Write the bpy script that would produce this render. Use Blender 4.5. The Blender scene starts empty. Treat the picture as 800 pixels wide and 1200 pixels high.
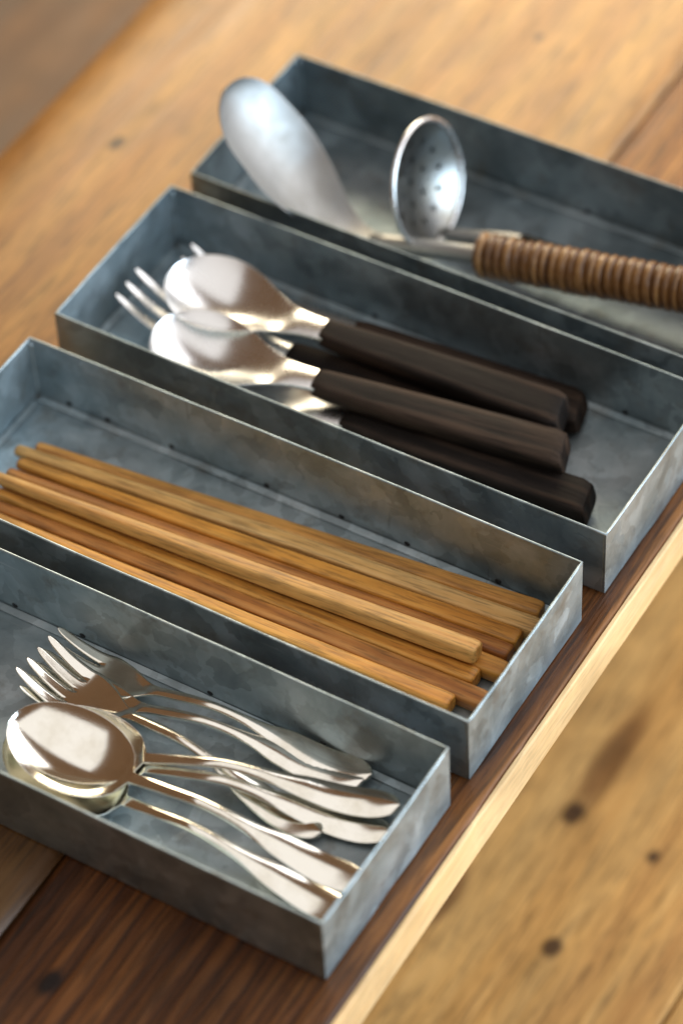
import bpy, bmesh, math, random
import numpy as np
from mathutils import Vector, Matrix, noise
random.seed(4)
S = bpy.context.scene
COL = S.collection

# ------------------------------------------------------------------ camera
CAM = np.array([0.40934025, -0.71423009, 1.07144341])
RT = (0.85962282, 0.50954545, -0.03757708)
UP = (-0.35576785, 0.64973458, 0.67176946)
FW = (-0.3667122, 0.56409965, -0.73980656)
cd = bpy.data.cameras.new('camera'); cam = bpy.data.objects.new('camera', cd); COL.objects.link(cam)
cam.matrix_world = Matrix(((RT[0], UP[0], -FW[0], CAM[0]), (RT[1], UP[1], -FW[1], CAM[1]),
                           (RT[2], UP[2], -FW[2], CAM[2]), (0, 0, 0, 1)))
cd.sensor_fit = 'VERTICAL'; cd.sensor_height = 36; cd.lens = 3850.71 * 36 / 1200
cd.clip_start = .05; cd.clip_end = 100
cd.dof.use_dof = True; cd.dof.focus_distance = 1.385; cd.dof.aperture_fstop = 3.8
S.camera = cam
# ------------------------------------------------------------------ light
w = bpy.data.worlds.new('World'); S.world = w; w.use_nodes = True
bg = w.node_tree.nodes['Background']
bg.inputs[0].default_value = (.34, .185, .095, 1); bg.inputs[1].default_value = .42

def area(name, loc, target, sx, sy, power, col, spread=180):
    l = bpy.data.lights.new(name, 'AREA'); l.shape = 'RECTANGLE'; l.size = sx; l.size_y = sy
    l.energy = power; l.color = col; l.spread = math.radians(spread)
    o = bpy.data.objects.new(name, l); COL.objects.link(o); o.location = loc
    o.rotation_euler = (Vector(target) - Vector(loc)).to_track_quat('-Z', 'Y').to_euler()
    return o
area('window_light', (1.8, .50, .58), (-.1, .1, 0), 1.2, 1.0, 48, (.64, .83, 1.0))
area('window_light', (1.0, 1.65, 1.05), (.0, .15, 0), 2.6, 1.9, 42, (.96, .97, 1.0))
area('window_light', (-.85, 1.35, .62), (-.35, .35, 0), 1.0, .55, 20, (1.0, .86, .62))
area('ceiling_light', (.40, -.65, 2.3), (.40, -.65, 0), 3.2, 3.2, 27, (.97, .99, 1.0))
S.view_settings.view_transform = 'Standard'; S.view_settings.look = 'None'
S.view_settings.exposure = 0.15; S.view_settings.gamma = 1
S.render.engine = 'CYCLES'
S.render.resolution_x = 682; S.render.resolution_y = 1024

# ------------------------------------------------------------------ material helpers
def mat(name):
    m = bpy.data.materials.new(name); m.use_nodes = True
    nt = m.node_tree; b = nt.nodes['Principled BSDF']
    return m, nt, b
def N(nt, t, **k):
    n = nt.nodes.new(t)
    for a, v in k.items():
        if a.startswith('i_'):
            n.inputs[a[2:].replace('_', ' ')].default_value = v
        else: setattr(n, a, v)
    return n
def ramp(nt, src, stops, interp='LINEAR'):
    r = nt.nodes.new('ShaderNodeValToRGB'); r.color_ramp.interpolation = interp
    e = r.color_ramp.elements
    while len(e) < len(stops): e.new(.5)
    for k, (p, c) in zip(e, stops):
        k.position = p; k.color = (c, c, c, 1) if isinstance(c, (int, float)) else (*c, 1)
    nt.links.new(src, r.inputs[0]); return r
def mix(nt, fac, a, b, blend='MIX'):
    n = nt.nodes.new('ShaderNodeMix'); n.data_type = 'RGBA'; n.blend_type = blend; n.clamp_result = False
    for s, v in ((n.inputs[0], fac), (n.inputs[6], a), (n.inputs[7], b)):
        if hasattr(v, 'is_linked'): nt.links.new(v, s)
        elif isinstance(v, (int, float)): s.default_value = v if s.type == 'VALUE' else (v, v, v, 1)
        else: s.default_value = (*v, 1)
    return n.outputs[2]
def math_(nt, op, a, b=None, c=None):
    n = nt.nodes.new('ShaderNodeMath'); n.operation = op
    for s, v in zip(n.inputs, (a, b, c)):
        if v is None: continue
        if hasattr(v, 'is_linked'): nt.links.new(v, s)
        else: s.default_value = v
    return n.outputs[0]
def coords(nt, scale, loc=(0, 0, 0), rot=(0, 0, 0), rand=False):
    tc = N(nt, 'ShaderNodeTexCoord'); mp = N(nt, 'ShaderNodeMapping')
    mp.inputs['Scale'].default_value = scale; mp.inputs['Location'].default_value = loc
    mp.inputs['Rotation'].default_value = rot
    src = tc.outputs['Object']
    if rand:
        oi = N(nt, 'ShaderNodeObjectInfo'); va = N(nt, 'ShaderNodeVectorMath', operation='ADD')
        sc = N(nt, 'ShaderNodeVectorMath', operation='SCALE'); sc.inputs[3].default_value = 3.7
        cx = N(nt, 'ShaderNodeCombineXYZ')
        for i in range(3): nt.links.new(oi.outputs['Random'], cx.inputs[i])
        nt.links.new(cx.outputs[0], sc.inputs[0]); nt.links.new(src, va.inputs[0]); nt.links.new(sc.outputs[0], va.inputs[1])
        src = va.outputs[0]
    nt.links.new(src, mp.inputs[0]); return mp.outputs[0]
def noise_(nt, vec, scale, detail=4, rough=.55, dist=0):
    n = N(nt, 'ShaderNodeTexNoise'); n.inputs['Scale'].default_value = scale
    n.inputs['Detail'].default_value = detail; n.inputs['Roughness'].default_value = rough; n.inputs['Distortion'].default_value = dist
    nt.links.new(vec, n.inputs['Vector']); return n.outputs['Fac']
def bump(nt, b, h, strength, dist):
    n = N(nt, 'ShaderNodeBump'); n.inputs['Strength'].default_value = strength; n.inputs['Distance'].default_value = dist
    nt.links.new(h, n.inputs['Height']); nt.links.new(n.outputs[0], b.inputs['Normal'])

def wood(name, dark, mid, light, axis='Y', rough=(.35, .55), knots=(), fine=1.0, rand=False, coarse=1.0, spec=.5, bumpd=.0004, dark_amt=.8, stains_shade=(), ridge=0, stain_shade_col=(.20, .115, .06)):
    """boards: growth bands along one axis, pores, stain marks, painted-in shade and knots"""
    m, nt, b = mat(name); L = nt.links
    st = {'Y': (1, .07, 1), 'X': (.07, 1, 1)}[axis]
    base = coords(nt, (1, 1, 1), rand=rand)
    tc = N(nt, 'ShaderNodeMapping'); tc.inputs['Scale'].default_value = st; L.new(base, tc.inputs[0]); v = tc.outputs[0]
    # the grain bends round the knots
    big = noise_(nt, v, 9 * coarse, 3, .5, .6)
    bands = N(nt, 'ShaderNodeTexWave', wave_type='BANDS', bands_direction='X' if axis == 'Y' else 'Y')
    bands.inputs['Scale'].default_value = 16 * coarse; bands.inputs['Distortion'].default_value = 7
    bands.inputs['Detail'].default_value = 3; bands.inputs['Detail Scale'].default_value = 1.2
    L.new(v, bands.inputs['Vector'])
    fib = noise_(nt, v, 210 * fine, 5, .62)
    fib2 = noise_(nt, v, 620 * fine, 3, .6)
    stain = noise_(nt, base, 14, 4, .6, .4)
    t = math_(nt, 'ADD', math_(nt, 'MULTIPLY', big, .55), math_(nt, 'MULTIPLY', bands.outputs['Fac'], .15))
    t = math_(nt, 'ADD', t, math_(nt, 'MULTIPLY', fib, .46))
    r = ramp(nt, t, [(.32, dark), (.56, mid), (.80, light)])
    pores = ramp(nt, fib2, [(.36, .45), (.52, 1.0)])
    c = mix(nt, dark_amt, r.outputs[0], pores.outputs[0], 'MULTIPLY')
    if ridge:
        rw = N(nt, 'ShaderNodeTexWave', wave_type='BANDS', bands_direction='X'); rw.inputs['Scale'].default_value = 62; rw.inputs['Distortion'].default_value = 16
        rw.inputs['Detail'].default_value = 3; rw.inputs['Detail Scale'].default_value = .8; L.new(v, rw.inputs['Vector'])
        c = mix(nt, ridge, c, ramp(nt, rw.outputs['Fac'], [(.08, .18), (.45, 1.1)]).outputs[0], 'MULTIPLY')
    sr = ramp(nt, stain, [(.33, .62), (.60, 1.05)])
    c = mix(nt, .75, c, sr.outputs[0], 'MULTIPLY')
    for (kx, ky, kr, el) in knots:
        d = N(nt, 'ShaderNodeVectorMath', operation='SUBTRACT'); L.new(base, d.inputs[0]); d.inputs[1].default_value = (kx, ky, 0)
        s = N(nt, 'ShaderNodeVectorMath', operation='MULTIPLY'); L.new(d.outputs[0], s.inputs[0])
        s.inputs[1].default_value = (1 / kr, 1 / (kr * el), 0)
        ln = N(nt, 'ShaderNodeVectorMath', operation='LENGTH'); L.new(s.outputs[0], ln.inputs[0])
        q = math_(nt, 'ADD', ln.outputs['Value'], math_(nt, 'MULTIPLY', math_(nt, 'SUBTRACT', stain, .5), 1.6))
        kf = ramp(nt, q, [(.0, 1), (.55, .95), (.75, .45), (1.0, .12)])
        kf.color_ramp.elements.new(1.0).color = (0, 0, 0, 1)
        e = kf.color_ramp.elements; e[3].position = .9; e[3].color = (.25, .25, .25, 1); e[4].position = 1.0; e[4].color = (0, 0, 0, 1)
        c = mix(nt, kf.outputs[0], c, tuple(x * .18 for x in dark))
    for (kx, ky, kr, el) in stains_shade:  # small marks on the floor boards; on the table planks, painted shade
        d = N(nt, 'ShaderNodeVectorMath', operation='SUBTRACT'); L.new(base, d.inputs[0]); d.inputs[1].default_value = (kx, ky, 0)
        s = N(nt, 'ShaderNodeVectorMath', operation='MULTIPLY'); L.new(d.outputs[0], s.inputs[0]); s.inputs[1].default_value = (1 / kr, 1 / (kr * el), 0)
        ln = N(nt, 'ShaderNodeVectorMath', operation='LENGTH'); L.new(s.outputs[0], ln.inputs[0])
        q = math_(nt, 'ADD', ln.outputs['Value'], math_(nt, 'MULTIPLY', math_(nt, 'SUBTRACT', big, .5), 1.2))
        c = mix(nt, ramp(nt, q, [(.6, .85), (1.0, 0.0)]).outputs[0], c, mix(nt, .85, c, stain_shade_col, 'MULTIPLY'))
    L.new(c, b.inputs['Base Color'])
    rr = ramp(nt, fib, [(.3, rough[0]), (.7, rough[1])]); L.new(rr.outputs[0], b.inputs['Roughness'])
    b.inputs['Specular IOR Level'].default_value = spec
    h = math_(nt, 'ADD', math_(nt, 'MULTIPLY', fib, .7), math_(nt, 'MULTIPLY', fib2, .5))
    h = math_(nt, 'ADD', h, math_(nt, 'MULTIPLY', bands.outputs['Fac'], .25))
    bump(nt, b, h, .7, bumpd)
    return m

M = {}
M['plank_a'] = wood('oiled_plank', (.20, .080, .018), (.39, .18, .043), (.52, .28, .078), rough=(.36, .50), coarse=.6, stains_shade=[(-.17, -.17, .125, 1.7)], stain_shade_col=(.03, .01, .0),  # near end darkened: light falloff away from the window painted into the wood
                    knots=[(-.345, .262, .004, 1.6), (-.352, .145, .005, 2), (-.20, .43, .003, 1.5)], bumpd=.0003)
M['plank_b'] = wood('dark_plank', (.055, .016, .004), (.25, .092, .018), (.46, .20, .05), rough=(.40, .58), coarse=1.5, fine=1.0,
                    knots=[(-.095, -.165, .007, 1.5)], bumpd=.0009, spec=.35, ridge=.5, stains_shade=[(-.06, -.24, .13, 2.2), (-.03, .08, .05, 3.4)])  # near end and strip beside the trays carry shade put into the colour
M['raw_edge'] = wood('raw_sawn_wood', (.60, .35, .14), (.76, .49, .22), (.84, .60, .32), rough=(.55, .7), fine=1.3, dark_amt=.35, bumpd=.0003)
M['floorwood'] = wood('pine_board', (.42, .19, .05), (.64, .335, .095), (.72, .42, .14), rough=(.45, .6), coarse=.5,
                      knots=[(-.04, .174, .006, 1.4), (-.011, .098, .0065, 1.2), (.007, .169, .004, 1.4), (-.095, .02, .004, 1.5)], stains_shade=[(-.04, .215, .012, 5), (.03, .26, .01, 4), (-.07, .10, .008, 4)])

M['floorshade'] = wood('shaded_pine_board', (.05, .02, .005), (.115, .048, .013), (.17, .078, .023), rough=(.5, .65), coarse=.6)  # floor left of the table, its shade put into the board colour

def galv(name, seed, tone=1.0):
    """weathered zinc-coated sheet: spangle, clouding, scratches"""
    m, nt, b = mat(name); L = nt.links
    v = coords(nt, (1, 1, 1), (seed, seed * .7, 0))
    vo = N(nt, 'ShaderNodeTexVoronoi'); vo.inputs['Scale'].default_value = 95; vo.inputs['Randomness'].default_value = 1
    dn = N(nt, 'ShaderNodeTexNoise'); dn.inputs['Scale'].default_value = 70; dn.inputs['Detail'].default_value = 3; L.new(v, dn.inputs['Vector'])
    dv = N(nt, 'ShaderNodeVectorMath', operation='MULTIPLY_ADD'); L.new(dn.outputs['Color'], dv.inputs[0])
    dv.inputs[1].default_value = (.022,) * 3; L.new(v, dv.inputs[2]); L.new(dv.outputs[0], vo.inputs['Vector'])
    sep = N(nt, 'ShaderNodeSeparateColor'); L.new(vo.outputs['Color'], sep.inputs[0])
    cloud = noise_(nt, v, 26, 5, .62, .5)
    cloud2 = noise_(nt, v, 75, 4, .6)
    fine = noise_(nt, v, 900, 3, .6)
    c = ramp(nt, cloud, [(.30, tuple(tone * q for q in (.23, .295, .325))), (.50, tuple(tone * q for q in (.355, .43, .462))), (.70, tuple(tone * q for q in (.49, .56, .59)))]).outputs[0]
    sp = ramp(nt, sep.outputs[0], [(.0, .78), (1.0, 1.18)])
    c = mix(nt, .85, c, sp.outputs[0], 'MULTIPLY')
    dirt = ramp(nt, cloud2, [(.56, 0.0), (.72, .5)])
    c = mix(nt, dirt.outputs[0], c, (.20, .185, .15))
    sc1 = noise_(nt, coords(nt, (.05, 1, 1), (seed, 0, 0), (0, 0, .35)), 700, 2, .5); sc2 = noise_(nt, coords(nt, (1, .06, .06), (0, seed, 0), (0, 0, .2)), 520, 2, .5)
    c = mix(nt, ramp(nt, sc1, [(.70, 0.0), (.76, .35)]).outputs[0], c, (.62, .66, .67))
    c = mix(nt, ramp(nt, sc2, [(.71, 0.0), (.77, .40)]).outputs[0], c, (.14, .15, .15))
    L.new(c, b.inputs['Base Color'])
    b.inputs['Metallic'].default_value = .82
    rr = math_(nt, 'ADD', math_(nt, 'MULTIPLY', sep.outputs[1], .10), math_(nt, 'MULTIPLY', cloud, .30))
    L.new(math_(nt, 'ADD', rr, .26), b.inputs['Roughness'])
    h = math_(nt, 'ADD', math_(nt, 'MULTIPLY', fine, .25), cloud2)
    bump(nt, b, h, .35, .0006)
    return m
for i in range(4): M['zinc%d' % i] = galv('galvanised_sheet', i * 2.3 + .4, (1.05, 1.05, .92, .74)[i])

def metal(name, col, rough, tarn, tcol, met=1.0, aniso=0.0):
    m, nt, b = mat(name); L = nt.links
    v = coords(nt, (1, 1, 1), rand=True)
    a = noise_(nt, v, 60, 4, .6); f = noise_(nt, coords(nt, (.08, 1, 1), rand=True), 1500, 2, .5)
    c = mix(nt, ramp(nt, a, [(.45, 0.0), (.72, tarn)]).outputs[0], col, tcol)
    L.new(c, b.inputs['Base Color']); b.inputs['Metallic'].default_value = met
    L.new(math_(nt, 'ADD', math_(nt, 'MULTIPLY', a, rough * .7), rough * .65), b.inputs['Roughness'])
    bump(nt, b, f, .12, .00012)
    return m
M['silver'] = metal('aged_silver_plate', (.89, .87, .79), .14, .5, (.62, .56, .42))
M['steel'] = metal('satin_steel', (.80, .80, .79), .27, .2, (.66, .64, .60))
M['brushed'] = metal('matte_brushed_steel', (.36, .36, .35), .52, .35, (.28, .26, .22))
M['dull'] = metal('dull_aged_steel', (.25, .25, .24), .30, .6, (.22, .18, .12))
M['ebony'] = wood('dark_stained_handle_wood', (.005, .0035, .003), (.013, .009, .007), (.070, .043, .028), axis='X', rough=(.55, .75), fine=1.1, rand=True, coarse=2, bumpd=.0006, spec=.14)
STICK = []
for nm, d_, m_, l_ in (('honey', (.42, .15, .020), (.64, .28, .045), (.74, .39, .085)),
                       ('pale', (.44, .21, .055), (.63, .36, .11), (.74, .47, .18)),
                       ('brown', (.17, .045, .008), (.44, .165, .032), (.62, .30, .08)),
                       ('amber', (.44, .16, .018), (.63, .28, .042), (.70, .36, .07)),
                       ('tan', (.36, .14, .028), (.59, .285, .066), (.72, .42, .13))):
    STICK.append(wood('bamboo_' + nm, d_, m_, l_, axis='X', rough=(.42, .58), rand=True, coarse=3.0, fine=1.3, dark_amt=.75, bumpd=.0003))
def simple(name, col, rough, met=0):
    m, nt, b = mat(name)
    v = coords(nt, (1, 1, 1), rand=True); a = noise_(nt, v, 260, 5, .7)
    nt.links.new(mix(nt, a, tuple(x * .2 for x in col), tuple(min(1, x * 2.1) for x in col)), b.inputs['Base Color'])
    b.inputs['Roughness'].default_value = rough; b.inputs['Metallic'].default_value = met
    return m
M['weld'] = simple('dark_weld_spot', (.02, .022, .024), .6, .3)
M['hole'] = simple('blackened_hole', (.008, .008, .008), .8)
def cane():
    m, nt, b = mat('varnished_rattan'); L = nt.links
    turn = noise_(nt, coords(nt, (1, .02, .02)), 330, 2, .6); fib = noise_(nt, coords(nt, (3, 1, 1)), 700, 4, .65); blot = noise_(nt, coords(nt, (1, 1, 1)), 90, 3, .6)
    t = math_(nt, 'ADD', math_(nt, 'MULTIPLY', turn, .55), math_(nt, 'ADD', math_(nt, 'MULTIPLY', fib, .25), math_(nt, 'MULTIPLY', blot, .25)))
    c = ramp(nt, t, [(.36, (.030, .012, .004)), (.50, (.13, .056, .015)), (.66, (.34, .18, .060))])
    L.new(c.outputs[0], b.inputs['Base Color']); b.inputs['Roughness'].default_value = .33
    bump(nt, b, fib, .5, .0004); return m
M['rattan'] = cane()

# ------------------------------------------------------------------ mesh helpers
def link(name, me, m, parent=None, smooth=False):
    o = bpy.data.objects.new(name, me); COL.objects.link(o)
    if m: me.materials.append(m)
    if smooth: me.polygons.foreach_set('use_smooth', [True] * len(me.polygons))
    if parent: o.parent = parent
    return o
def pyd(vs, fs):
    me = bpy.data.meshes.new('mesh'); me.from_pydata([tuple(v) for v in vs], [], fs); me.update()
    bm = bmesh.new(); bm.from_mesh(me); bmesh.ops.recalc_face_normals(bm, faces=bm.faces); bm.to_mesh(me); bm.free()
    return me
def empty(name, loc=(0, 0, 0), rz=0):
    o = bpy.data.objects.new(name, None); COL.objects.link(o); o.location = loc; o.rotation_euler = (0, 0, rz); o.empty_display_size = .01
    return o
def tag(o, label=None, cat=None, group=None, kind=None):
    if label: o['label'] = label
    if cat: o['category'] = cat
    if group: o['group'] = group
    if kind: o['kind'] = kind
    return o
def sheet(f, nu, nv, th):
    """thin plate: f(u,v) -> point, thickened along its normals, closed edges"""
    P = np.array([[f(i / nu, j / nv) for j in range(nv + 1)] for i in range(nu + 1)], float)
    du = np.gradient(P, axis=0); dv = np.gradient(P, axis=1)
    n = np.cross(du, dv); n /= np.linalg.norm(n, axis=2, keepdims=True)
    A = P + n * th / 2; B = P - n * th / 2
    k = (nu + 1) * (nv + 1); I = lambda i, j: i * (nv + 1) + j
    vs = np.concatenate([A.reshape(-1, 3), B.reshape(-1, 3)]); fs = []
    for i in range(nu):
        for j in range(nv):
            q = (I(i, j), I(i + 1, j), I(i + 1, j + 1), I(i, j + 1)); fs += [q, tuple(k + x for x in q[::-1])]
    ring = [I(i, 0) for i in range(nu + 1)] + [I(nu, j) for j in range(1, nv + 1)] + [I(i, nv) for i in range(nu - 1, -1, -1)] + [I(0, j) for j in range(nv - 1, 0, -1)]
    for a, b in zip(ring, ring[1:] + ring[:1]): fs.append((b, a, k + a, k + b))
    return vs, fs
def tube(pts, rad, n=8, closed=False):
    """tube along points, rad scalar or list; parallel-transport frame"""
    P = [Vector(p) for p in pts]; m = len(P)
    R = rad if hasattr(rad, '__len__') else [rad] * m
    T = [((P[(i + 1) % m] if (closed or i < m - 1) else P[i]) - (P[i - 1] if (closed or i > 0) else P[i])).normalized() for i in range(m)]
    a = T[0].orthogonal().normalized(); vs = []; fs = []
    for i in range(m):
        a = (a - T[i] * a.dot(T[i])).normalized(); b = T[i].cross(a)
        for k in range(n):
            t = 2 * math.pi * k / n; vs.append(P[i] + (a * math.cos(t) + b * math.sin(t)) * R[i])
    for i in range(m if closed else m - 1):
        for k in range(n):
            i2 = (i + 1) % m
            fs.append((i * n + k, i * n + (k + 1) % n, i2 * n + (k + 1) % n, i2 * n + k))
    if not closed: fs += [tuple(range(n))[::-1], tuple((m - 1) * n + k for k in range(n))]
    return vs, fs
def box(x0, x1, y0, y1, z0, z1, bev=0, seg=2):
    bm = bmesh.new(); bmesh.ops.create_cube(bm, size=1)
    for v in bm.verts: v.co = Vector(((x0 + x1) / 2 + v.co.x * (x1 - x0), (y0 + y1) / 2 + v.co.y * (y1 - y0), (z0 + z1) / 2 + v.co.z * (z1 - z0)))
    if bev: bmesh.ops.bevel(bm, geom=bm.edges[:] + bm.verts[:], offset=bev, segments=seg, affect='EDGES', profile=.6)
    me = bpy.data.meshes.new('mesh'); bm.to_mesh(me); bm.free(); return me
def spline(keys):
    """smooth monotone-ish interpolation through (x, y) keys"""
    X = [k[0] for k in keys]; Y = [k[1] for k in keys]; n = len(X)
    d = [(Y[i + 1] - Y[i]) / (X[i + 1] - X[i]) for i in range(n - 1)]
    m = [d[0]] + [(d[i - 1] + d[i]) / 2 for i in range(1, n - 1)] + [d[-1]]
    def f(x):
        if x <= X[0]: return Y[0] + m[0] * 0
        if x >= X[-1]: return Y[-1]
        i = max(j for j in range(n - 1) if X[j] <= x); h = X[i + 1] - X[i]; t = (x - X[i]) / h
        return (2*t**3 - 3*t*t + 1) * Y[i] + (t**3 - 2*t*t + t) * h * m[i] + (3*t*t - 2*t**3) * Y[i + 1] + (t**3 - t*t) * h * m[i + 1]
    return f

# ------------------------------------------------------------------ setting
floor = tag(link('floor', box(-1.3, 1.2, -1.0, 1.9, -.29, -.272), M['floorwood']), kind='structure')
xs = [-1.3 + .0, ]
x = .0555 - .155 * 8
while x < 1.2:
    me = box(x, x + .1535, -1.0, 1.9, -.272, -.25 + random.uniform(-.0008, .0008), .0015)
    link('plank', me, M['floorshade' if x < -.45 else 'floorwood'], floor); x += .155

table = tag(empty('wooden_table', (-.2, .15, -.25)), 'narrow wooden table of oiled brown planks with pale sawn edge under the metal trays', 'table')
def tchild(name, me, m, parent=table):
    o = link(name, me, m, parent); o.matrix_parent_inverse = Matrix.Translation((.2, -.15, .25)); return o
TH = .0235
def plank_mesh(x0, x1, y0, y1, seed, left_round=False):
    nx, ny = (56, 90)
    def prof(u):
        xx = x0 + (x1 - x0) * u
        return xx
    vs = []; fs = []
    for j in range(ny + 1):
        yy = y0 + (y1 - y0) * j / ny
        for i in range(nx + 1):
            u = i / nx
            xx = x0 + (x1 - x0) * (u ** 1.6 if left_round else u)
            z = .0005 * noise.noise((xx * 9 + seed, yy * 2.5, seed)) - .0006
            if left_round:
                # long worn roll-over on the outer side of the board
                e = max(0, 1 - (xx - x0) / .085)
                z -= .0225 * (1 - math.sqrt(max(0, 1 - e * e))) + .0012 * noise.noise((yy * 8, 3, seed)) * e
            for q in ((xx - x0), (x1 - xx)):
                if not (left_round and q == xx - x0): z -= .0009 * max(0, 1 - q / .0022) ** 2
            vs.append((xx, yy, min(z, -.00005)))
    W_ = nx + 1
    for j in range(ny):
        for i in range(nx): fs.append((j * W_ + i, j * W_ + i + 1, (j + 1) * W_ + i + 1, (j + 1) * W_ + i))
    k = len(vs)
    ring = [i for i in range(W_)] + [j * W_ + nx for j in range(1, ny + 1)] + [ny * W_ + i for i in range(nx - 1, -1, -1)] + [j * W_ for j in range(ny - 1, 0, -1)]
    for r_ in ring: vs.append((vs[r_][0], vs[r_][1], -TH))
    n = len(ring)
    for a in range(n): fs.append((ring[(a + 1) % n], ring[a], k + a, k + (a + 1) % n))
    fs.append(tuple(k + a for a in range(n))[::-1])
    return pyd(vs, fs)
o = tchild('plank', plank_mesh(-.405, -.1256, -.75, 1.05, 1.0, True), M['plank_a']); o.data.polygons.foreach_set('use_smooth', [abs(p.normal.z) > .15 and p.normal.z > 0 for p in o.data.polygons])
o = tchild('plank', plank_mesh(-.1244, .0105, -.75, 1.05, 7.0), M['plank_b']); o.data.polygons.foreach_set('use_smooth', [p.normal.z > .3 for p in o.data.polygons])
# pale sawn edge, slightly ragged along its top
def edge_mesh():
    vs = []; fs = []; n = 260
    for j in range(n + 1):
        y = -.75 + 1.8 * j / n
        w1 = .0004 * noise.noise((y * 40, 0, 0)) + .00025 * noise.noise((y * 150, 4, 0))
        if random.random() < .05: w1 -= .0007
        zt = -.0009 + .5 * w1
        vs += [(.0107, y, zt), (.0122 + w1, y, zt - .0002), (.0128 + w1 * .5, y, -.0022), (.0128 + .0002 * noise.noise((y * 20, 9, 0)), y, -TH + .001), (.0118, y, -TH), (.0107, y, -TH)]
    for j in range(n):
        for k in range(6): a = j * 6; fs.append((a + k, a + (k + 1) % 6, a + 6 + (k + 1) % 6, a + 6 + k))
    fs += [(5, 4, 3, 2, 1, 0), tuple(n * 6 + k for k in range(6))]
    return pyd(vs, fs)
tchild('edge_strip', edge_mesh(), M['raw_edge'])
for yy in (-.62, .90):
    tchild('support_board', box(-.36, -.03, yy - .011, yy + .011, -.2495, -TH - .0002, .001), M['plank_b'])

# ------------------------------------------------------------------ trays
L_, W_, H_ = .28, .0979, .0375
def wob(p, a, s):
    return a * noise.noise((p[0] * s, p[1] * s, p[2] * s))
def make_tray(loc, rz, m, seed, label, welds):
    t = tag(empty('metal_tray', loc, rz), label, 'tray', 'long galvanised trays side by side on the table')
    th = .0009; h = th / 2
    def part(name, f, nu, nv, thick=th, parent=t):
        vs, fs = sheet(f, nu, nv, thick); o = link(name, pyd(vs, fs), m, parent)
        bv = o.modifiers.new('Bevel', 'BEVEL'); bv.width = .00022; bv.segments = 2; bv.limit_method = 'ANGLE'; bv.angle_limit = 1.0
        return o
    # local origin: front-right bottom corner; x from -L to 0, y from 0 to W
    bow = lambda u, v, a, s: a * math.sin(math.pi * u) * (v ** 1.5) + .0004 * noise.noise((u * 5 + s, v * 2, s + seed)) * math.sin(math.pi * u)
    part('tray_floor', lambda u, v: (-L_ + .0012 + (L_ - .0024) * u, .0012 + (W_ - .0024) * v, .0008 + .0005 * abs(noise.noise((u * 6, v * 3, seed))) * min(1, 8 * u, 8 * v, 8 - 8 * u, 8 - 8 * v)), 40, 16)
    part('front_wall', lambda u, v: (-L_ + .001 + (L_ - .002) * u, h - bow(u, v, .0006, 1), .0003 + (H_ - .0003) * v), 40, 6)
    part('back_wall', lambda u, v: (-L_ + .001 + (L_ - .002) * u, W_ - h + bow(u, v, .0005, 2), .0003 + (H_ - .0003) * v), 40, 6)
    part('end_wall', lambda u, v: (-h + bow(u, v, .0003, 3), W_ * u, .0002 + (H_ - .0001) * v), 20, 6)
    part('end_wall', lambda u, v: (-L_ + h - bow(u, v, .0003, 4), W_ * u, .0002 + (H_ - .0001) * v), 20, 6)
    # folded-over hem along the rim: a fine rounded lip
    pts = []
    for a, b, n, s, ax in (((-L_, 0), (0, 0), 40, 1, 'y-'), ((0, 0), (0, W_), 20, 3, 'x+'), ((0, W_), (-L_, W_), 40, 2, 'y+'), ((-L_, W_), (-L_, 0), 20, 4, 'x-')):
        for k in range(n):
            q = k / n; px = a[0] + (b[0] - a[0]) * q; py = a[1] + (b[1] - a[1]) * q
            uu = (px + L_ - .001) / (L_ - .002) if ax[0] == 'y' else py / W_
            uu = min(1, max(0, uu))
            d_ = {'y-': (0, h - bow(uu, 1, .0006, 1)), 'y+': (0, -h + bow(uu, 1, .0005, 2)), 'x+': (-h + bow(uu, 1, .0003, 3), 0), 'x-': (h - bow(uu, 1, .0003, 4), 0)}[ax]
            px = min(-h, max(-L_ + h, px)) if ax[0] == 'y' else px; py = min(W_ - h, max(h, py)) if ax[0] == 'x' else py
            pts.append((px + d_[0], py + d_[1], H_))
    vs, fs = tube(pts, .00068, 8, True); link('rim_hem', pyd(vs, fs), m, t, True)
    # turned-up flange of the floor, along the back and the left end
    part('floor_flange', lambda u, v: (-L_ + .003 + (L_ - .006) * u, W_ - .0012 - .0034 * (1 - v), .0018 + .0007 * v + .0003 * noise.noise((u * 14, seed, 0))), 40, 2, .0006)
    part('floor_flange', lambda u, v: (-L_ + .0012 + .003 * (1 - v), .003 + (W_ - .009) * (1 - u), .0018 + .0006 * v), 16, 2, .0006)
    for cx, cy in ((-L_ + .0013, W_ - .0013), (-.0013, W_ - .0013), (-L_ + .0013, .0013), (-.0013, .0013)):
        vs, fs = tube([(cx, cy, .003 + (H_ - .0045) * k / 8 ) for k in range(9)], [.0011 + .0003 * noise.noise((k * .7, cx * 9, seed)) for k in range(9)], 8)
        link('corner_seam', pyd(vs, fs), m, t, True)
    for wx in welds:
        bm = bmesh.new(); bmesh.ops.create_uvsphere(bm, u_segments=10, v_segments=6, radius=1)
        for v in bm.verts: v.co = Vector((v.co.x * .0016, v.co.y * .0005, v.co.z * .0013))
        me = bpy.data.meshes.new('mesh'); bm.to_mesh(me); bm.free()
        o = link('weld_spot', me, M['weld'], t, True); o.location = (wx, W_ - .0009, .0042)
    return t
TR = [((-.0010, -.1128, .0003), -.0053), ((0, 0, .0003), 0), ((.0016, .1158, .0003), .0013), ((.0048, .2254, .0003), .0021)]
make_tray(*TR[0], M['zinc0'], 1.3, 'galvanised metal tray holding silver forks and spoons', [-.25, -.2145, -.1795, -.115, -.06])
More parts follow.
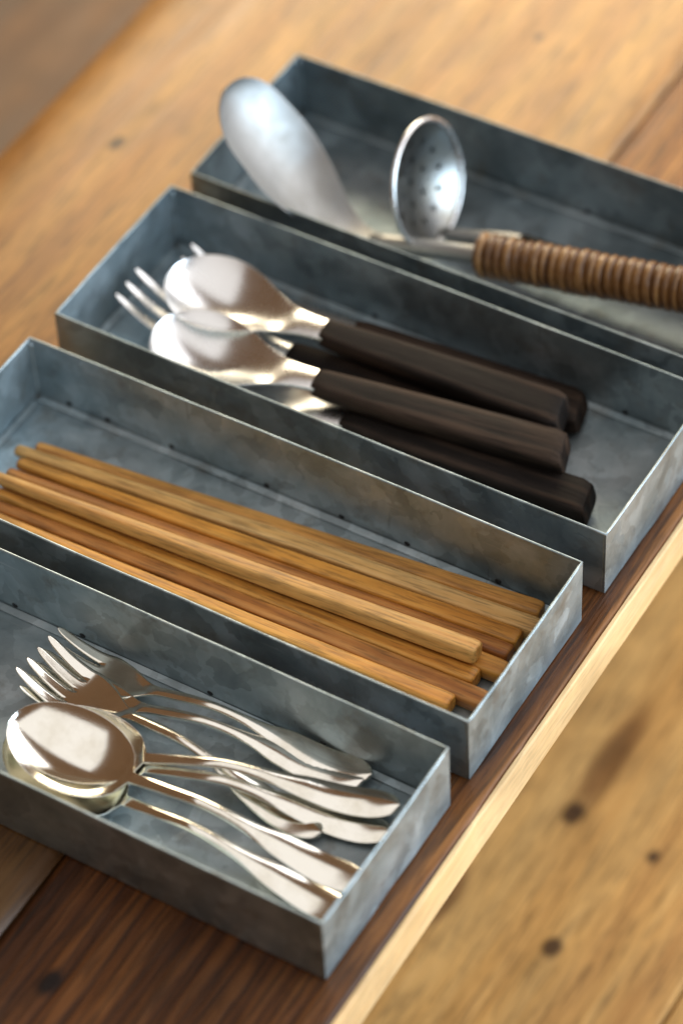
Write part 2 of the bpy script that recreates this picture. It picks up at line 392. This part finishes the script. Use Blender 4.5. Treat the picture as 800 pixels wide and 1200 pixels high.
make_tray(*TR[1], M['zinc1'], 4.7, 'galvanised metal tray filled with bamboo chopsticks', [-.262, -.241, -.2066, -.1567, -.118, -.085, -.04])
make_tray(*TR[2], M['zinc2'], 8.1, 'galvanised metal tray holding cutlery with dark wooden handles', [-.24, -.17, -.10, -.04])
make_tray(*TR[3], M['zinc3'], 11.9, 'galvanised metal tray holding the serving spoon and perforated skimmer', [-.21, -.12, -.05])

# ------------------------------------------------------------------ lofted cutlery
def cosv(n): return [-math.cos(math.pi * i / n) for i in range(n + 1)]
def loft(sts, w, ztop, th, nv=14, keep=None):
    """closed solid: for each station x a ring of top then bottom points.
    w(x) half-width, ztop(x, v) surface height, th(x) thickness"""
    V = cosv(nv); rings = []
    for x in sts:
        hw = w(x); top = [(x, hw * v, ztop(x, v)) for v in V]
        bot = [(x, hw * v, ztop(x, v) - th(x) * (.30 + .70 * (1 - v ** 4))) for v in V[::-1]]
        rings.append(top + bot)
    n = len(rings[0]); vs = [p for r in rings for p in r]; fs = []; fx = []
    for i in range(len(rings) - 1):
        for k in range(n):
            fs.append((i * n + k, i * n + (k + 1) % n, (i + 1) * n + (k + 1) % n, (i + 1) * n + k)); fx.append((sts[i] + sts[i + 1]) / 2)
    for e, o_ in ((0, sts[0]), (len(rings) - 1, sts[-1])):
        m_ = nv + 1
        for k in range(nv):
            fs.append((e * n + k, e * n + k + 1, e * n + n - 2 - k, e * n + n - 1 - k)); fx.append(o_)
    return vs, fs, fx
def split_parts(vs, fs, keys, spec, root):
    """cut one smooth surface into named part meshes, keeping its normals across the cuts"""
    me = pyd(vs, fs); bm = bmesh.new(); bm.from_mesh(me); bm.normal_update()
    bm.verts.ensure_lookup_table(); nor = [v.normal.copy() for v in bm.verts]
    polys = [[v.index for v in f.verts] for f in bm.faces]; bm.free()
    out = {}
    for name, m, parent in spec:
        sel = [p for p, k in zip(polys, keys) if k == name]
        used = sorted({i for p in sel for i in p}); mp = {i: a for a, i in enumerate(used)}
        q = bpy.data.meshes.new('mesh'); q.from_pydata([tuple(me.vertices[i].co) for i in used], [], [[mp[i] for i in p] for p in sel]); q.update()
        nm = name.split('#')[0]
        o = link(nm, q, m, out.get(parent, root) if parent else root, True)
        q.normals_split_custom_set_from_vertices([nor[i] for i in used]); out[name] = o
    bpy.data.meshes.remove(me); return out
def place(o, tip, end, roll=0):
    """local +x runs from the tip to the handle end, origin at the tip"""
    a = Vector(tip); X = (Vector(end) - a).normalized(); Y = Vector((0, 0, 1)).cross(X).normalized(); Z = X.cross(Y)
    o.matrix_world = Matrix.Translation(a) @ Matrix((X, Y, Z)).transposed().to_4x4() @ Matrix.Rotation(roll, 4, 'X')
def frange(a, b, n): return [a + (b - a) * i / n for i in range(n + 1)]

def bowl_profile(lb, wb, wn, tear=1.12, egg=.82):
    def w(x):
        s = min(1, max(0, x / lb)); sp = s ** egg
        we = wb * math.sqrt(max(0, 1 - (2 * sp - 1) ** 2)) ** (1.0 if s < .45 else tear)
        return math.sqrt(we * we + (wn * min(1, max(0, (s - .45) / .5))) ** 2) if s > .45 else max(we, 1e-5)
    return w

def make_spoon(L, lb, wb, D, label, cat='spoon', group=None, m='silver', wn=.0023, wend=.0068, arch=.010):
    root = tag(empty('silver_spoon'), label, cat, group)
    wbowl = bowl_profile(lb, wb, wn, 1.0, 1.04)
    wh = spline([(lb, wn), (lb + .018, wn * .95), (lb + (L - lb) * .50, .0030), (L - .038, wend * .80), (L - .014, wend), (L - .008, wend * .96)])
    def w(x):
        if x <= lb: return wbowl(x)
        q = L - x; b = wh(x)
        return b * math.sqrt(max(1e-6, 1 - ((.012 - q) / .012) ** 2)) if q < .012 else b
    zc = spline([(0, D + .0085), (lb * .5, D + .0044), (lb, D + .0022), (lb + .014, D + .0050), (lb + .035, D + arch * .8), (lb + (L - lb) * .62, D * .5 + .004), (L - .022, .0030), (L, .0048)])
    def dep(x):
        s = x / lb
        if s >= 1.12: return -min(.0004 + (s - 1.12) * .0012, .0013)
        return D * max(0, math.sin(math.pi * min(1, s / 1.0) ** .95)) ** .70 if s < 1 else -.0004 * (s - 1) / .12
    def zt(x, v): return zc(x) - dep(x) * (1 - v * v) ** (1.0 if x < lb else 1)
    th = spline([(0, .0011), (lb * .6, .0013), (lb, .0032), (lb + .02, .0034), (lb + (L - lb) * .6, .0022), (L, .0017)])
    sts = [lb * (1 - math.cos(math.pi / 2 * i / 26)) + 2e-5 for i in range(27)]
    sts = sts[:-1] + frange(lb, L - .012, 34)[0:-1] + [L - .012 * (1 - math.sin(math.pi / 2 * i / 8)) - (2e-5 if i == 8 else 0) for i in range(9)]
    vs, fs, fx = loft(sts, w, zt, th, 18)
    split_parts(vs, fs, ['bowl' if x < lb else 'handle' for x in fx], [('bowl', M[m], None), ('handle', M[m], None)], root)
    return root

def make_fork(L, lh, wh_, label, group=None, m='silver', nt_=4, wn=.0022, wend=.0074, lt=.0215, wood_from=None, rootname='silver_fork', arch=.010, tine_w=.89):
    """head with separate tines; x = 0 at the tine tips"""
    root = tag(empty(rootname), label, 'fork', group)
    gap = (1 - tine_w) * 2 * wh_ / max(1, nt_ - 1) * 1.0
    cols = []                                    # lateral borders as fractions at the tine roots
    tw = (2 * wh_ - gap * (nt_ - 1)) / nt_
    Lm = L if wood_from is None else wood_from
    whn = spline([(lt, wh_), (lt + .006, wh_ * 1.0), (lt + (lh - lt) * .55, wh_ * .72), (lh, wn * 1.25), (lh + .012, wn), (lh + (L - lh) * .50, .0030), (L - .038, wend * .80), (L - .014, wend), (L - .008, wend * .96)]) if wood_from is None else \
          spline([(lt, wh_), (lt + .006, wh_), (lt + (lh - lt) * .55, wh_ * .75), (lh, wn * 1.3), (lh + .012, wn * 1.1), (Lm, wn * 1.25)])
    def w(x):
        if wood_from is None:
            q = L - x
            if q < .012: return whn(x) * math.sqrt(max(1e-6, 1 - ((.012 - q) / .012) ** 2))
        return whn(x)
    zc = spline([(0, .0130), (lt * .5, .0068), (lt, .0036), (lh * .82, .0065), (lh + .01, .0105), (lh + .03, .003 + arch), (lh + (L - lh) * .62, .0070), (L - .022, .0030), (L, .0046)]) if wood_from is None else \
         spline([(0, .0200), (lt * .5, .0090), (lt, .0045), (lh * .82, .0070), (lh + .01, .0105), (Lm, .0105)])
    th = spline([(0, .0012), (lt, .0017), (lh, .0030), (lh + .02, .0032), (L, .0017)]) if wood_from is None else spline([(0, .0012), (lt, .0018), (lh, .003), (Lm, .0052)])
    V = 4; rings = []; keys = []; vs = []; fs = []
    # rows of borders: for each tine V+1 points
    def row(x):
        pts = []
        f = min(1, x / lt)
        for t in range(nt_):
            c = -wh_ + tw / 2 + t * (tw + gap)
            hw = tw / 2 * (min(1, .50 + .50 * f ** .7)) * (1 if x > .004 else math.sqrt(max(.02, 1 - ((.004 - x) / .004) ** 2)))
            if x > lt: hw = tw / 2
            for a in range(V + 1):
                pts.append(c * (1 + .05 * (1 - f)) + hw * (-1 + 2 * a / V))
        if x > lt:
            e = min(1, (x - lt) / .0035); k_ = w(x) / wh_
            n = len(pts) - 1
            pts = [p * k_ for p in pts]
        return pts
    sts = [0] + [.004 * (1 - math.cos(math.pi / 2 * i / 4)) for i in range(1, 5)] + frange(.004, lt, 9)[1:] + frange(lt, lh, 12)[1:]
    sts += frange(lh, (L - .012) if wood_from is None else Lm, 26 if wood_from is None else 8)[1:]
    if wood_from is None: sts += [L - .012 * (1 - math.sin(math.pi / 2 * i / 7)) - (2e-5 if i == 7 else 0) for i in range(1, 8)]
    nc = nt_ * (V + 1)
    for x in sts:
        r_ = row(x)
        for s in (0, 1):
            for j, y in enumerate(r_):
                v = y / max(1e-6, wh_ if x <= lt else w(x))
                cup = (-.0010 * (1 - v * v) if x < lh else (.0004 + min(.0009, (x - lh) * .02)) * (1 - v * v))
                tt = th(x)
                if x <= lt: a = (j % (V + 1)) / V * 2 - 1
                else: a = max(-1, min(1, v))
                z = zc(x) + cup
                if s: z -= tt * (.35 + .65 * (1 - a ** 4))
                vs.append((x, y, z))
    rowlen = 2 * nc
    for i in range(len(sts) - 1):
        x = (sts[i] + sts[i + 1]) / 2; A = i * rowlen; B = A + rowlen; cut = x < lt
        for j in range(nc - 1):
            isgap = j % (V + 1) == V
            if cut and isgap: continue
            key = ('tine#%d' % (j // (V + 1))) if cut else ('head' if x < lh else 'handle')
            fs.append((A + j, B + j, B + j + 1, A + j + 1)); keys.append(key)
            fs.append((A + nc + j, A + nc + j + 1, B + nc + j + 1, B + nc + j)); keys.append(key)
        sides = [t * (V + 1) for t in range(nt_)] + [t * (V + 1) + V for t in range(nt_)] if cut else [0, nc - 1]
        for j in sides:
            key = ('tine#%d' % (j // (V + 1))) if cut else ('head' if x < lh else 'handle')
            fs.append((A + j, A + nc + j, B + nc + j, B + j)); keys.append(key)
    for t in range(nt_):
        for a in range(V):
            j = t * (V + 1) + a; fs.append((j, j + 1, nc + j + 1, nc + j)); keys.append('tine#%d' % t)
    i = sts.index(lt) if lt in sts else min(range(len(sts)), key=lambda q: abs(sts[q] - lt))
    for t in range(nt_ - 1):
        j = i * rowlen + t * (V + 1) + V; fs.append((j, j + 1, j + nc + 1, j + nc)); keys.append('head')
    e = (len(sts) - 1) * rowlen
    for j in range(nc - 1): fs.append((e + j, e + nc + j, e + nc + j + 1, e + j + 1)); keys.append('handle')
    hn = 'handle' if wood_from is None else 'neck'
    keys = [hn if k == 'handle' else k for k in keys]
    split_parts(vs, fs, keys, [('head', M[m], None), (hn, M[m], None)] + [('tine#%d' % t, M[m], 'head') for t in range(nt_)], root)
    return root

def wood_handle(root, x0, x1, z0, z1, w0=.0062, w1=.0108, t0=.0046, t1=.0058):
    """dark wooden grip widening to a blunt, slightly slanted end"""
    n = 20; vs = []; fs = []; sts = frange(0, 1, 26)
    for s in sts:
        e = 1.0
        q = (1 - s) * (x1 - x0)
        if q < .0025: e = .86 + .14 * math.sqrt(max(0, 1 - ((.0025 - q) / .0025) ** 2))
        if s == 0: e = .90
        a = (w0 + (w1 - w0) * s ** .9) * e; b = (t0 + (t1 - t0) * s) * e
        x = x0 + (x1 - x0) * s; zc = z0 + (z1 - z0) * s
        for k in range(n):
            t = 2 * math.pi * k / n; c, d_ = math.cos(t), math.sin(t); p = .44
            yy = a * abs(c) ** p * (1 if c > 0 else -1); zz = b * abs(d_) ** p * (1 if d_ > 0 else -1)
            vs.append((x - (.0018 * (yy / w1) * s + .0015 * s * (zz / t1)), yy + .0002 * noise.noise((x * 60, k * .4, 1)), zc + zz))
    m_ = len(sts)
    for i in range(m_ - 1):
        for k in range(n): fs.append((i * n + k, i * n + (k + 1) % n, (i + 1) * n + (k + 1) % n, (i + 1) * n + k))
    fs += [tuple(range(n))[::-1], tuple((m_ - 1) * n + k for k in range(n))]
    me = pyd(vs, fs); o = link('wooden_grip', me, M['ebony'], root)
    me.polygons.foreach_set('use_smooth', [len(p.vertices) == 4 for p in me.polygons])
    bv = o.modifiers.new('Bevel', 'BEVEL'); bv.width = .0006; bv.segments = 2; bv.limit_method = 'ANGLE'; bv.angle_limit = .9
    return o
def make_wood_spoon(L, lb, wb, D, Lm, label, group, up=1.0):
    root = tag(empty('table_spoon'), label, 'spoon', group)
    wt = spline([(.42 * lb, wb), (.52 * lb, wb * .975), (.72 * lb, wb * .78), (.92 * lb, wb * .50), (1.12 * lb, .0072), (Lm, .0058)])
    w = lambda x: wb * math.sqrt(max(1e-6, 1 - (1 - x / (.42 * lb)) ** 2)) if x < .42 * lb else wt(x)
    zc = spline([(0, D + .0075 * up), (lb * .5, D + .0010 + .0032 * up), (lb, D + .0034), (Lm, D + .0045)])
    def dep(x):
        s = x / lb
        d_ = math.sin(math.pi / 2 * min(1, s / .45)) ** .7 if s < .45 else (math.cos(math.pi / 2 * min(1, (s - .45) / .70)) ** 1.6)
        return D * d_ - .0010 * min(1, max(0, (s - .8) / .4))
    zt = lambda x, v: zc(x) - dep(x) * (1 - v * v)
    th = spline([(0, .0013), (lb * .6, .0015), (lb, .0040), (Lm, .0062)])
    sts = [lb * (1 - math.cos(math.pi / 2 * i / 26)) + 2e-5 for i in range(27)][:-1] + frange(lb, Lm + .004, 12)
    vs, fs, fx = loft(sts, w, zt, th, 18)
    split_parts(vs, fs, ['bowl' if x < lb else 'neck' for x in fx], [('bowl', M['steel'], None), ('neck', M['steel'], None)], root)
    wood_handle(root, Lm, L, D + .0020, D * .35 + .0065)
    return root
def make_wood_fork(L, Lm, label, group):
    root = make_fork(L, .052, .0115, label, group, 'steel', 3, .0046, lt=.030, wood_from=Lm + .004, rootname='table_fork', tine_w=.72)
    wood_handle(root, Lm, L, .0085, .0072)
    return root

Z0 = .0022      # top of a tray's floor
# --- silver cutlery in the front tray
G1 = 'silver cutlery heaped in a tray'
f = make_fork(.152, .050, .0128, 'silver fork lying beside the tray back wall with one long tine uncovered', G1); place(f, (-.1850, -.0335, Z0), (-.0350, -.0215, Z0))
f = make_fork(.150, .050, .0128, 'silver fork under the other forks, mostly hidden, its handle end below another', G1); place(f, (-.1835, -.0470, Z0 + .0005), (-.0455, -.0268, Z0 - .0005)); C_FORK = f
f = make_fork(.150, .050, .0128, 'silver fork lying on top of the other forks and slanting across them', G1); place(f, (-.1855, -.0425, Z0 + .0052), (-.0420, -.0565, Z0 + .0005))
s = make_spoon(.167, .057, .0188, .0070, 'silver spoon at the bottom of the spoons, its bowl edge beside the tray front wall', 'spoon', G1); place(s, (-.1700, -.0815, Z0), (-.0115, -.0850, Z0 + .0005), .12)
s = make_spoon(.161, .056, .0182, .0070, 'silver spoon with only a rounded handle end showing beyond a fork handle', 'spoon', G1); place(s, (-.1690, -.0770, Z0 + .0017), (-.0275, -.0460, Z0 + .0002), .12)
s = make_spoon(.163, .056, .0182, .0070, 'silver spoon whose long handle crosses over two fork and spoon handle ends', 'spoon', G1); place(s, (-.1695, -.0790, Z0 + .0034), (-.0215, -.0350, Z0 + .0055), .10)
s = make_spoon(.164, .056, .0192, .0070, 'silver spoon on top of the pile with its shiny open bowl uppermost', 'spoon', G1); place(s, (-.1705, -.0770, Z0 + .0078), (-.0125, -.0705, Z0 + .0020), .16)

# --- chopsticks
G2 = 'bamboo chopsticks lying in a tray'
def make_stick(A, B, r0, r1, m, label, roll=0, sq=.36):
    Lg = (Vector(A) - Vector(B)).length; n = 16; vs = []; fs = []; sts = [0, .0012 / Lg] + frange(.004 / Lg, 1 - .003 / Lg, 20) + [1 - .001 / Lg, 1]
    for s in sts:
        r = r0 + (r1 - r0) * s
        q = min(s, 1 - s) * Lg
        e = 1 if q > .0025 else (.80 if q == 0 else .95)
        for k in range(n):
            t = 2 * math.pi * (k + .5) / n; c, d_ = math.cos(t), math.sin(t); p = sq + (1 - sq) * max(0, s - .55) * 1.6
            p = min(1, p)
            bend = .0007 * math.sin(math.pi * s) * (1 if roll >= 0 else -1)
            vs.append((s * Lg, bend + r * e * abs(c) ** p * (1 if c > 0 else -1), r * .92 * e * abs(d_) ** p * (1 if d_ > 0 else -1)))
    for i in range(len(sts) - 1):
        for k in range(n): fs.append((i * n + k, i * n + (k + 1) % n, (i + 1) * n + (k + 1) % n, (i + 1) * n + k))
    fs += [tuple(range(n))[::-1], tuple((len(sts) - 1) * n + k for k in range(n))]
    me = pyd(vs, fs); me.polygons.foreach_set('use_smooth', [len(p.vertices) == 4 for p in me.polygons])
    o = link('chopstick', me, m); tag(o, label, 'chopstick', G2); place(o, A, B, roll); return o
R0 = .0045; R1 = .0027; zf = Z0 + R0 * .93 + .0002; zl = Z0 + R1 + .0002
ST = [((-.0142, .0885), (-.2590, .0672), zf, zl, 4, 'brown tan chopstick lying nearest the tray back wall', .1),
      ((-.0100, .0795), (-.2655, .0604), zf, zl + .0012, 1, 'pale straw chopstick between the back chopstick and an amber one', -.1),
      ((-.0150, .0703), (-.2600, .0540), zf, zl + .0015, 3, 'amber chopstick lying between the pale straw and the streaked one', .0),
      ((-.0145, .0612), (-.2615, .0478), zf, zl, 2, 'reddish streaked chopstick with dark lines along its side', .2),
      ((-.0115, .0521), (-.2600, .0420), zf, zl, 3, 'orange chopstick under the uppermost one with only its thick end showing', -.1),
      ((-.0235, .0500), (-.2640, .0385), zf + .0088, zl + .0062, 4, 'tan chopstick resting uppermost on its neighbours', .15),
      ((-.0205, .0431), (-.2625, .0352), zf, zl, 0, 'golden chopstick partly beneath the uppermost one with short blunt end', .05),
      ((-.0095, .0341), (-.2570, .0287), zf, zl, 2, 'two-toned chopstick reaching close to the tray end wall', -.15),
      ((-.0225, .0252), (-.2520, .0225), zf + .001, zl, 0, 'plain honey chopstick lying nearest the tray front wall', .1)]
for (a, b, za, zb, mi, lab, rl) in ST:
    make_stick((*a, za), (*b, zb), R0, R1, STICK[mi], lab, rl)

# --- cutlery with dark wooden handles
G3 = 'cutlery with dark wooden handles in a tray'
s = make_wood_spoon(.200, .058, .0200, .0050, .079, 'dark-handled spoon beside the tray front wall, its bowl hidden under another spoon', G3, .15); place(s, (-.2235, .1395, Z0), (-.0272, .1500, Z0))
k = make_wood_fork(.200, .085, 'dark-handled fork with shiny tines showing between spoon bowl and tray end', G3); place(k, (-.2715, .1615, Z0 + .001), (-.0790, .1720, Z0))
k = make_wood_fork(.205, .090, 'dark-handled fork beside the tray back wall, its head under a spoon bowl', G3); place(k, (-.2580, .1880, Z0 + .001), (-.0500, .1985, Z0))
s = make_wood_spoon(.198, .058, .0222, .0095, .079, 'dark-handled spoon with bright bowl, laid over the fork next to the back wall', G3); place(s, (-.2520, .1700, .0140), (-.0560, .1835, .0115), .06)
s = make_wood_spoon(.198, .058, .0222, .0095, .079, 'dark-handled spoon with bright bowl, laid over the fork tines and front spoon', G3); place(s, (-.2400, .1375, .0110), (-.0455, .1655, .0085), .06)

# --- serving spoon and skimmer in the far tray
def coil(root, x0, x1, path, rad, pitch, strand):
    pts = []; n = int((x1 - x0) / pitch * 14)
    for i in range(n + 1):
        x = x0 + (x1 - x0) * i / n; t = 2 * math.pi * (x - x0) / pitch; c = path(x)
        r = rad * (1 + .07 * noise.noise((x * 210, 0, 0))); x += .0007 * noise.noise((x * 150, 5, t * .3))
        pts.append((x, c[1] + r * math.cos(t), c[2] + r * math.sin(t)))
    rs = [strand * (1 + .35 * noise.noise((int(i / 14) * 3.7, 2, 1)) + .08 * noise.noise((i * .9, 0, 0))) for i in range(len(pts))]
    vs, fs = tube(pts, rs, 8); return link('rattan_wrap', pyd(vs, fs), M['rattan'], root, True)
def wrapped_handle(root, pts, rattan_from, L, r_rod, r_wrap):
    """metal rod along local x that becomes a cane-wrapped grip"""
    vs, fs = tube(pts, [r_rod] * len(pts), 12); link('rod', pyd(vs, fs), M['brushed'], root, True)
    zf_ = pts[-1][2]
    core = [(rattan_from - .001 + (L - rattan_from) * i / 10, 0, zf_) for i in range(11)]
    vs, fs = tube(core, r_wrap * .88, 14); link('grip_core', pyd(vs, fs), M['rattan'], root, True)
    coil(root, rattan_from, L - .002, lambda x: (x, 0, zf_), r_wrap * .84, .0046, .0026)
# serving spoon: origin at the elbow, x along the handle
def make_server():
    root = tag(empty('serving_spoon'), 'large matte serving spoon with cane-wrapped handle, its broad blade leaning up over the tray end', 'serving spoon')
    A = math.radians(58); lh = .106; hw = .0285
    # blade: long oval, gently dished, leaning back and up from the elbow
    def wv(s): return hw * max(1e-4, math.sin(math.pi * min(1, (.06 + .94 * s)) ** .80)) ** .62 if s > .12 else None
    wsp = spline([(0, .0052), (.08, .0066), (.22, .0130), (.42, .0210), (.60, .0245), (.75, .0236)])
    vs = []; fs = []; ns = 34; V = cosv(16); rings = []
    for i in range(ns + 1):
        s = math.sin(math.pi / 2 * i / ns)
        if s <= .75: wd = wsp(s)
        else:
            q = (s - .75) / .25; wd = .0236 * math.sqrt(max(1e-5, 1 - q * q)) * (1 + .04 * q)
        ang = A * min(1, s / .25) ** 1.0
        # centre line: bend from flat to the lean angle
        cx = 0; cz = 0; st = 24
        for k in range(st):
            ss = s * (k + .5) / st; a_ = A * min(1, ss / .25); cx -= math.cos(a_) * lh * s / st; cz += math.sin(a_) * lh * s / st
        T = Vector((-math.cos(ang), 0, math.sin(ang))); Nn = Vector((math.sin(ang), 0, math.cos(ang)))
        d_ = .0085 * min(1, max(0, (s - .1) / .4)) * math.sqrt(max(0, 1 - max(0, (s - .7) / .3) ** 2))
        th = .0016 + .003 * max(0, 1 - s / .25)
        top = []; bot = []
        for v in V:
            c = Vector((cx, wd * v, cz + .0035)) - Nn * d_ * (1 - v * v)
            top.append(c); bot.append(c - Nn * th * (.35 + .65 * (1 - v ** 4)))
        rings.append(top + bot[::-1])
    n = len(rings[0]); vs = [p for r in rings for p in r]
    for i in range(ns):
        for k in range(n): fs.append((i * n + k, i * n + (k + 1) % n, (i + 1) * n + (k + 1) % n, (i + 1) * n + k))
    m_ = len(V)
    for e in (0, ns):
        for k in range(m_ - 1): fs.append((e * n + k, e * n + k + 1, e * n + n - 2 - k, e * n + n - 1 - k))
    link('blade', pyd(vs, fs), M['brushed'], root, True)
    wrapped_handle(root, [(-.004 + .064 * i / 8, 0, .0022 + .004 * (i / 8)) for i in range(9)], .053, .225, .0046, .0098)
    return root
sv = make_server()
def place_x(o, a, b):
    X = (Vector(b) - Vector(a)).normalized(); Y = Vector((0, 0, 1)).cross(X).normalized(); Z = X.cross(Y)
    o.matrix_world = Matrix.Translation(Vector(a)) @ Matrix((X, Y, Z)).transposed().to_4x4()
place_x(sv, (-.1860, .2480, .0110), (.0100, .2680, .0390))

def make_skimmer():
    root = tag(empty('skimmer'), 'round perforated skimmer with upright bowl and slim dark handle behind the serving spoon', 'skimmer')
    R = .0300; D = .0095; cz = .0325; tilt = math.radians(16)
    # shallow dish standing up, hollow side towards the handle, holes as dark punched rings on real openings
    T = Vector((-math.sin(tilt), 0, math.cos(tilt))); Nn = Vector((math.cos(tilt), 0, math.sin(tilt))); C0 = Vector((0, 0, cz))
    holes = [(0, 0)] + [(.0105 * math.cos(a), .0105 * math.sin(a)) for a in [math.pi / 3 * k for k in range(6)]] + [(.0195 * math.cos(a), .0195 * math.sin(a)) for a in [math.pi / 6 * k + .26 for k in range(12)]]
    nr, na = 30, 96; vs = []; fs = []
    pos = {}
    def P(r, a, s):
        y, t = r * math.cos(a), r * math.sin(a); d_ = D * (1 - (r / R) ** 2)
        return C0 + T * t + Vector((0, y, 0)) - Nn * (d_ + s * .0014)
    hr = .0017
    for s in (0, 1):
        for i in range(nr + 1):
            for k in range(na): vs.append(P(R * (i + .02) / (nr + .02), 2 * math.pi * k / na, s))
    I = lambda s, i, k: s * (nr + 1) * na + i * na + k % na
    gone = set()
    for i in range(nr):
        for k in range(na):
            r = R * (i + .5) / nr; a = 2 * math.pi * (k + .5) / na
            if any((r * math.cos(a) - hx) ** 2 + (r * math.sin(a) - hy) ** 2 < hr * hr for hx, hy in holes): gone.add((i, k))
    for i in range(nr):
        for k in range(na):
            if (i, k) in gone: continue
            fs.append((I(0, i, k), I(0, i + 1, k), I(0, i + 1, k + 1), I(0, i, k + 1))); fs.append((I(1, i, k), I(1, i, k + 1), I(1, i + 1, k + 1), I(1, i + 1, k)))
    for k in range(na): fs.append((I(0, nr, k), I(1, nr, k), I(1, nr, k + 1), I(0, nr, k + 1)))
    b_ = link('perforated_bowl', pyd(vs, fs), M['dull'], root, True)
    rim = [C0 + T * (R * math.sin(a)) + Vector((0, R * math.cos(a), 0)) + Nn * .0002 for a in [2 * math.pi * k / 64 for k in range(64)]]
    vs, fs = tube(rim, .0013, 8, True); link('rim', pyd(vs, fs), M['steel'], b_, True)
    base = C0 - T * (R - .001)
    z1 = .0125
    pts = []
    for i in range(13):
        q = i / 12; x = base.x + (.050 - base.x) * q
        pts.append((x, 0, base.z + (z1 - base.z) * (3 * q * q - 2 * q ** 3)))
    vs, fs = tube(pts, [.0030 + .0016 * (i / 12) for i in range(13)], 10); link('rod', pyd(vs, fs), M['brushed'], root, True)
    vs, fs = tube([(.048 + .137 * i / 10, 0, z1 + .0004) for i in range(11)], [.0046] + [.0044 - .0006 * i / 9 for i in range(9)] + [.0030], 12); link('handle', pyd(vs, fs), M['ebony'], root, True)
    return root
sk = make_skimmer(); place_x(sk, (-.1745, .2745, Z0), (.0, .2830, Z0 + .004))
